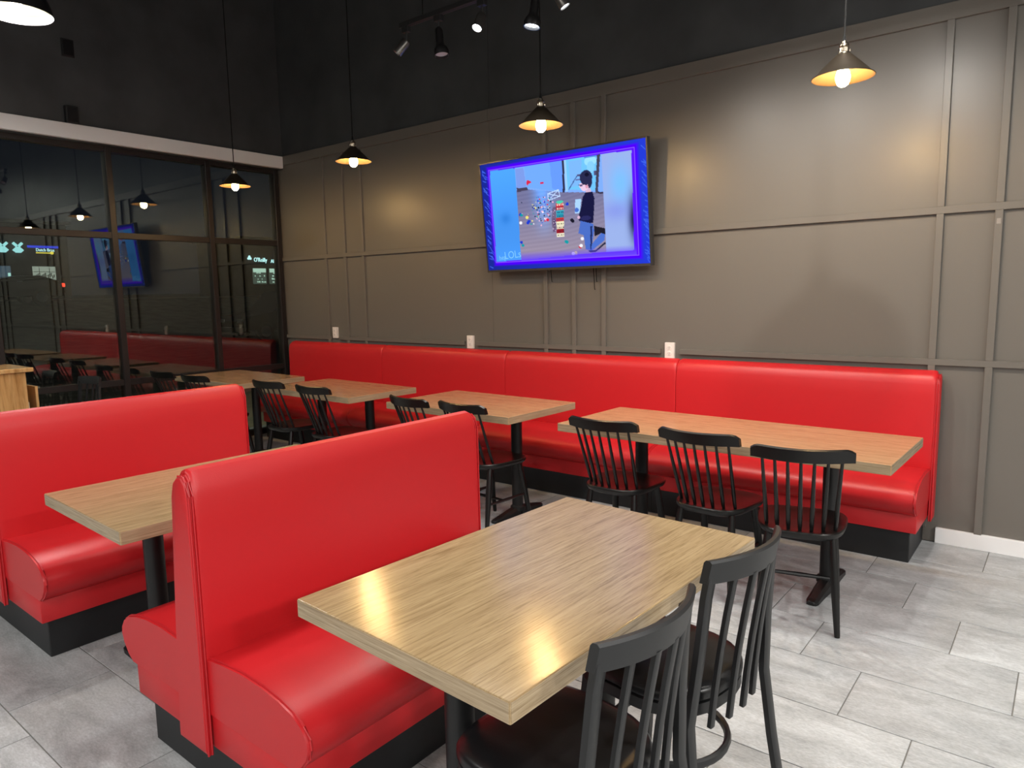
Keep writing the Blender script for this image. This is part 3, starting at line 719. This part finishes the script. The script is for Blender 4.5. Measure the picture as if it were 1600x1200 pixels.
obj('menu', B((-.07, -.012, 0), (.07, -.003, .56)), PAPER, mn); obj('menu', B((-.07, .0, 0), (.07, .008, .5)), PAPER, mn)
tbm = thing('tablet', 'dark tablet tilted on top of the host stand, at the left edge', 'tablet', (1.31, -3.60, 1.0755)); tbm.rotation_euler = (0, 0, .1)
o = obj('screen', B((-.006, -.13, .0), (.006, .13, .2), .003), TVB, tbm); o.rotation_euler = (0, -.5, 0); o.location = (0, 0, .012)
o = obj('stand', B((-.09, -.05, .0), (.02, .05, .008), .002), OUTW, tbm)

# ------------------------------------------------------------------ the night outside
bm = bmesh.new(); prof = [(-.15, -.06), (-2.2, -.06), (-2.3, -.16), (-14, .0), (-20, .35), (-26, 1.55), (-60, 2.0)]
prev = None
for x, z in prof:
    row = [bm.verts.new((x, y, z)) for y in (-40, 60)]
    if prev: bm.faces.new((prev[0], prev[1], row[1], row[0]))
    prev = row
gd = struct(obj('ground_outside', bm, mat('night_asphalt', (.13, .125, .10), .85, bump=.2, bscale=20, var=.3)))
struct(obj('sidewalk', B((-4.2, -30, -.16), (-.16, 40, -.05), .01), mat('concrete_walk', (.34, .31, .22), .9, var=.2)))
struct(obj('street_kerb', B((-26.6, -30, 1.45), (-26.2, 50, 1.62), .02), mat('kerb_concrete', (.3, .29, .27), .9)))
WHT = emis('sign_white', (.55, .93, 1.0), 1.3); BLU = emis('sign_blue', (.03, .06, .9), .8); YEL = emis('sign_yellow', (1.0, .8, .1), .9); CYN = emis('logo_cyan', (.42, .92, 1.0), .9)
BRK = mat('dark_building_wall', (.03, .03, .035), .8, var=.3)
kb = thing('drive_through_kiosk', 'dark coffee kiosk with blue lit sign and windmill logos across the street', 'building', (-30, 7, 1.6))
obj('wall', B((-4, -3.0, 0), (0, 1.55, 3.4), .02), BRK, kb)
obj('roof', B((-4.2, -3.2, 3.4), (.2, 1.7, 3.55), .02), BRK, kb)
s = obj('sign_band', B((.02, -.1, 2.33), (.08, 1.13, 2.43), .01, 1), BLU, kb)
text('sign_lettering', 'Dutch Bros', .20, WHT, s, (.1, .58, 2.235), (PI/2, 0, PI/2), .01, .8)
obj('sign_underline', B((.04, .22, 2.09), (.09, .80, 2.13)), YEL, s)
o = obj('sign_bean', lathe(bmesh.new(), [(0, 0), (.07, 0), (.07, .04), (0, .04)], 16), YEL, s); o.location = (.05, .85, 2.12); o.rotation_euler = (0, PI/2, 0)
for y in (-1.05, -.48):
    bm = bmesh.new()
    bmesh.ops.create_cone(bm, segments=8, radius1=.13, radius2=.09, depth=.26, cap_ends=True)
    for a in (45, 135, 225, 315):
        q = bmesh.new(); box(q, (.05, -.045, -.05), (.25, .045, .05)); 
        bmesh.ops.rotate(q, verts=q.verts, matrix=Matrix.Rotation(math.radians(a), 3, 'Y')); bmesh.ops.translate(q, verts=q.verts, vec=(0, 0, .12))
        tmp = bpy.data.meshes.new('t'); q.to_mesh(tmp); q.free(); bm.from_mesh(tmp); bpy.data.meshes.remove(tmp)
    bmesh.ops.rotate(bm, verts=bm.verts, matrix=Matrix.Rotation(PI/2, 3, 'Z'))
    o = obj('windmill_logo', bm, CYN, kb); o.location = (.1, y, 2.22)
wn = obj('menu_window', B((.01, .02, .9), (.06, .93, 1.5)), emis('window_glow', (.55, .62, .55), .5), kb)
bm = bmesh.new()
for y in (.27, .68): box(bm, (.06, y-.01, .93), (.07, y+.01, 1.45))
box(bm, (.06, .04, 1.25), (.07, .9, 1.27)); obj('window_bar', bm, WHITE, wn)
bm = bmesh.new()
for k in range(14): y = .08+.058*k; box(bm, (.06, y, .96+.05*(k % 3)), (.075, y+.035, 1.1+.04*(k % 4)))
obj('window_contents', bm, BRK, wn)
o = obj('window', B((.01, -1.3, .85), (.06, -.83, 1.5)), emis('window_blue', (.16, .24, .34), .35), kb)
obj('pane', B((.06, -.95, .87), (.07, -.85, 1.2)), emis('window_bright', (.5, .9, .85), .9), o)
ar = thing('auto_shop', 'shop across the street with lit letters and bright shelves', 'building', (-30, 20.4, 1.6))
obj('wall', B((-5, -3.0, 0), (0, 4, 3.2), .02), BRK, ar); obj('roof', B((-5.2, -3.2, 3.2), (.2, 4.2, 3.35), .02), BRK, ar)
text('sign_lettering', "O'Reilly", .33, WHT, ar, (.06, -1.92, 2.06), (PI/2, 0, PI/2), .02, .80)
text('sign_lettering', "AUTO PARTS", .29, WHT, ar, (.06, -.55, 2.0), (PI/2, 0, PI/2), .02, .83)
bm = bmesh.new()
for a in (90, 210, 330):
    q = bmesh.ops.create_circle(bm, cap_ends=True, segments=10, radius=.07); bmesh.ops.rotate(bm, verts=q['verts'], matrix=Matrix.Rotation(PI/2, 3, 'Y')); bmesh.ops.translate(bm, verts=q['verts'], vec=(0, .07*math.cos(math.radians(a)), .07*math.sin(math.radians(a))))
q = bmesh.ops.extrude_face_region(bm, geom=bm.faces[:]); bmesh.ops.translate(bm, verts=[v for v in q['geom'] if isinstance(v, bmesh.types.BMVert)], vec=(.03, 0, 0))
o = obj('clover_logo', bm, WHT, ar); o.location = (.06, -2.62, 2.16)
SG = emis('shop_glow', (.62, .9, .78), .75)
for y0, y1 in ((-2.45, -1.6), (-1.4, -.35), (-.2, 1.6)):
    w = obj('shop_window', B((.01, y0, .7), (.05, y1, 1.6)), emis('shop_inside', (.10, .14, .12), .5) if y0 < -2 else bpy.data.materials['shop_inside'], ar)
    obj('lit_header', B((.05, y0+.02, 1.36), (.07, y1-.02, 1.58)), SG, w)
    bm = bmesh.new()
    for k in range(int((y1-y0)*22)):
        y = R.uniform(y0+.05, y1-.1); z = .78+.17*R.randint(0, 3); box(bm, (.05, y, z), (.07, y+R.uniform(.03, .1), z+R.uniform(.04, .1)))
    obj('shelf_goods', bm, SG, w)
def car(name, label, loc, rz, L, H, tail):
    t = thing(name, label, 'car', loc, rz)
    paint = mat(name+'_paint', (.02, .022, .026), .25, coat=.5); h = L/2
    pr = [(-h, .35), (-h, .8), (-h+.15, .95), (-h+.5, H-.08), (-h+.8, H), (h-1.9, H), (h-1.15, 1.0), (h-.1, .86), (h, .7), (h, .35)]
    obj('body', loft(bmesh.new(), pr, [(-.88, .93), (-.8, 1), (.8, 1), (.88, .93)], 'y'), paint, t)
    gl = mat(name+'_glass', (.01, .012, .015), .08)
    for s in (-1, 1): obj('side_window', loft(bmesh.new(), [(-h+.6, 1.02), (-h+.85, H-.1), (h-1.95, H-.1), (h-1.45, 1.02)], [(.87*s, 1), (.895*s, 1)], 'y'), gl, t)
    for x in (-h+.8, h-.8):
        for s in (-1, 1):
            w = obj('wheel', lathe(bmesh.new(), [(0, 0), (.2, 0), (.33, .03), (.34, .12), (.33, .2), (0, .2)], 20), BVINYL, t, True); w.location = (x, .78*s-.1, .34); w.rotation_euler = (-PI/2, 0, 0)
            obj('hub_cap', lathe(bmesh.new(), [(0, .205), (.19, .202), (.2, .2)], 14), STEEL, w)
    for s in (-1, 1):
        obj('tail_lamp', B((-h-.02, .76*s-.14, .72), (-h+.06, .76*s+.14, .86), .01), tail, t)
        obj('head_lamp', B((h-.03, .55*s-.14, .66), (h+.012, .55*s+.14, .78), .01), OUTW, t)
    for x in (-h, h-.02): obj('bumper', B((x-.03, -.8, .32), (x+.05, .8, .5), .02), STEEL, t)
    for s in (-1, 1): obj('door_handle', B((-.3, .885*s-.01, .92), (-.12, .885*s+.015, .95), .005), STEEL, t)
    return t
car('parked_suv', 'dark sport utility vehicle parked outside at the right edge of the window', (-15.9, 10.7, .02), -PI/2, 4.7, 1.72, mat('tail_lamp_off', (.12, .01, .01), .2))
car('small_car', 'small dark car with a red tail light at the coffee kiosk', (-25.0, 4.49, 1.36), -PI/2, 3.4, 1.15, emis('tail_lamp_lit', (1, .06, .03), 2.0))
for y in (-2.3, 4.0):  # unseen outdoor lamps, added to brighten the pavement behind the glass
    t = thing('added_wall_light', 'added unseen light on the outside of the window front, %s' % ('above the windows' if y < 0 else 'beyond the corner'), 'light', (-.15, y, 3.6), 0)
    obj('housing', B((-.2, -.15, 0), (0, .15, .14), .01), BMETAL, t); obj('lens', B((-.18, -.13, -.006), (-.03, .13, .0)), LENSD, t)
    light('added_wall_lamp', 'AREA', t, (-.11, 0, -.012), 30, (1, .93, .75), shape='SQUARE', size=.14)
for i, (x, y, z, lb) in enumerate(((-40, 27.5, 7.6, 'street lamp far behind the windows, left of a pair'), (-48, 34.6, 9.0, 'street lamp far behind the windows, right of a pair'))):
    t = thing('street_lamp', lb, 'street lamp', (x, y, 1.7), 0, 'distant street lamps')
    obj('pole', T([(0, 0, 0), (0, 0, z-1.7)], .07, 8), BMETAL, t); obj('arm', T([(0, 0, z-1.75), (.9, 0, z-1.65)], .05, 6), BMETAL, t)
    obj('lamp_head', B((.5, -.2, z-1.72), (1.1, .2, z-1.62), .02), BMETAL, t); obj('lens', B((.6, -.15, z-1.75), (1.0, .15, z-1.721)), emis('street_lens%d' % i, (1, .95, .8), 3), t)
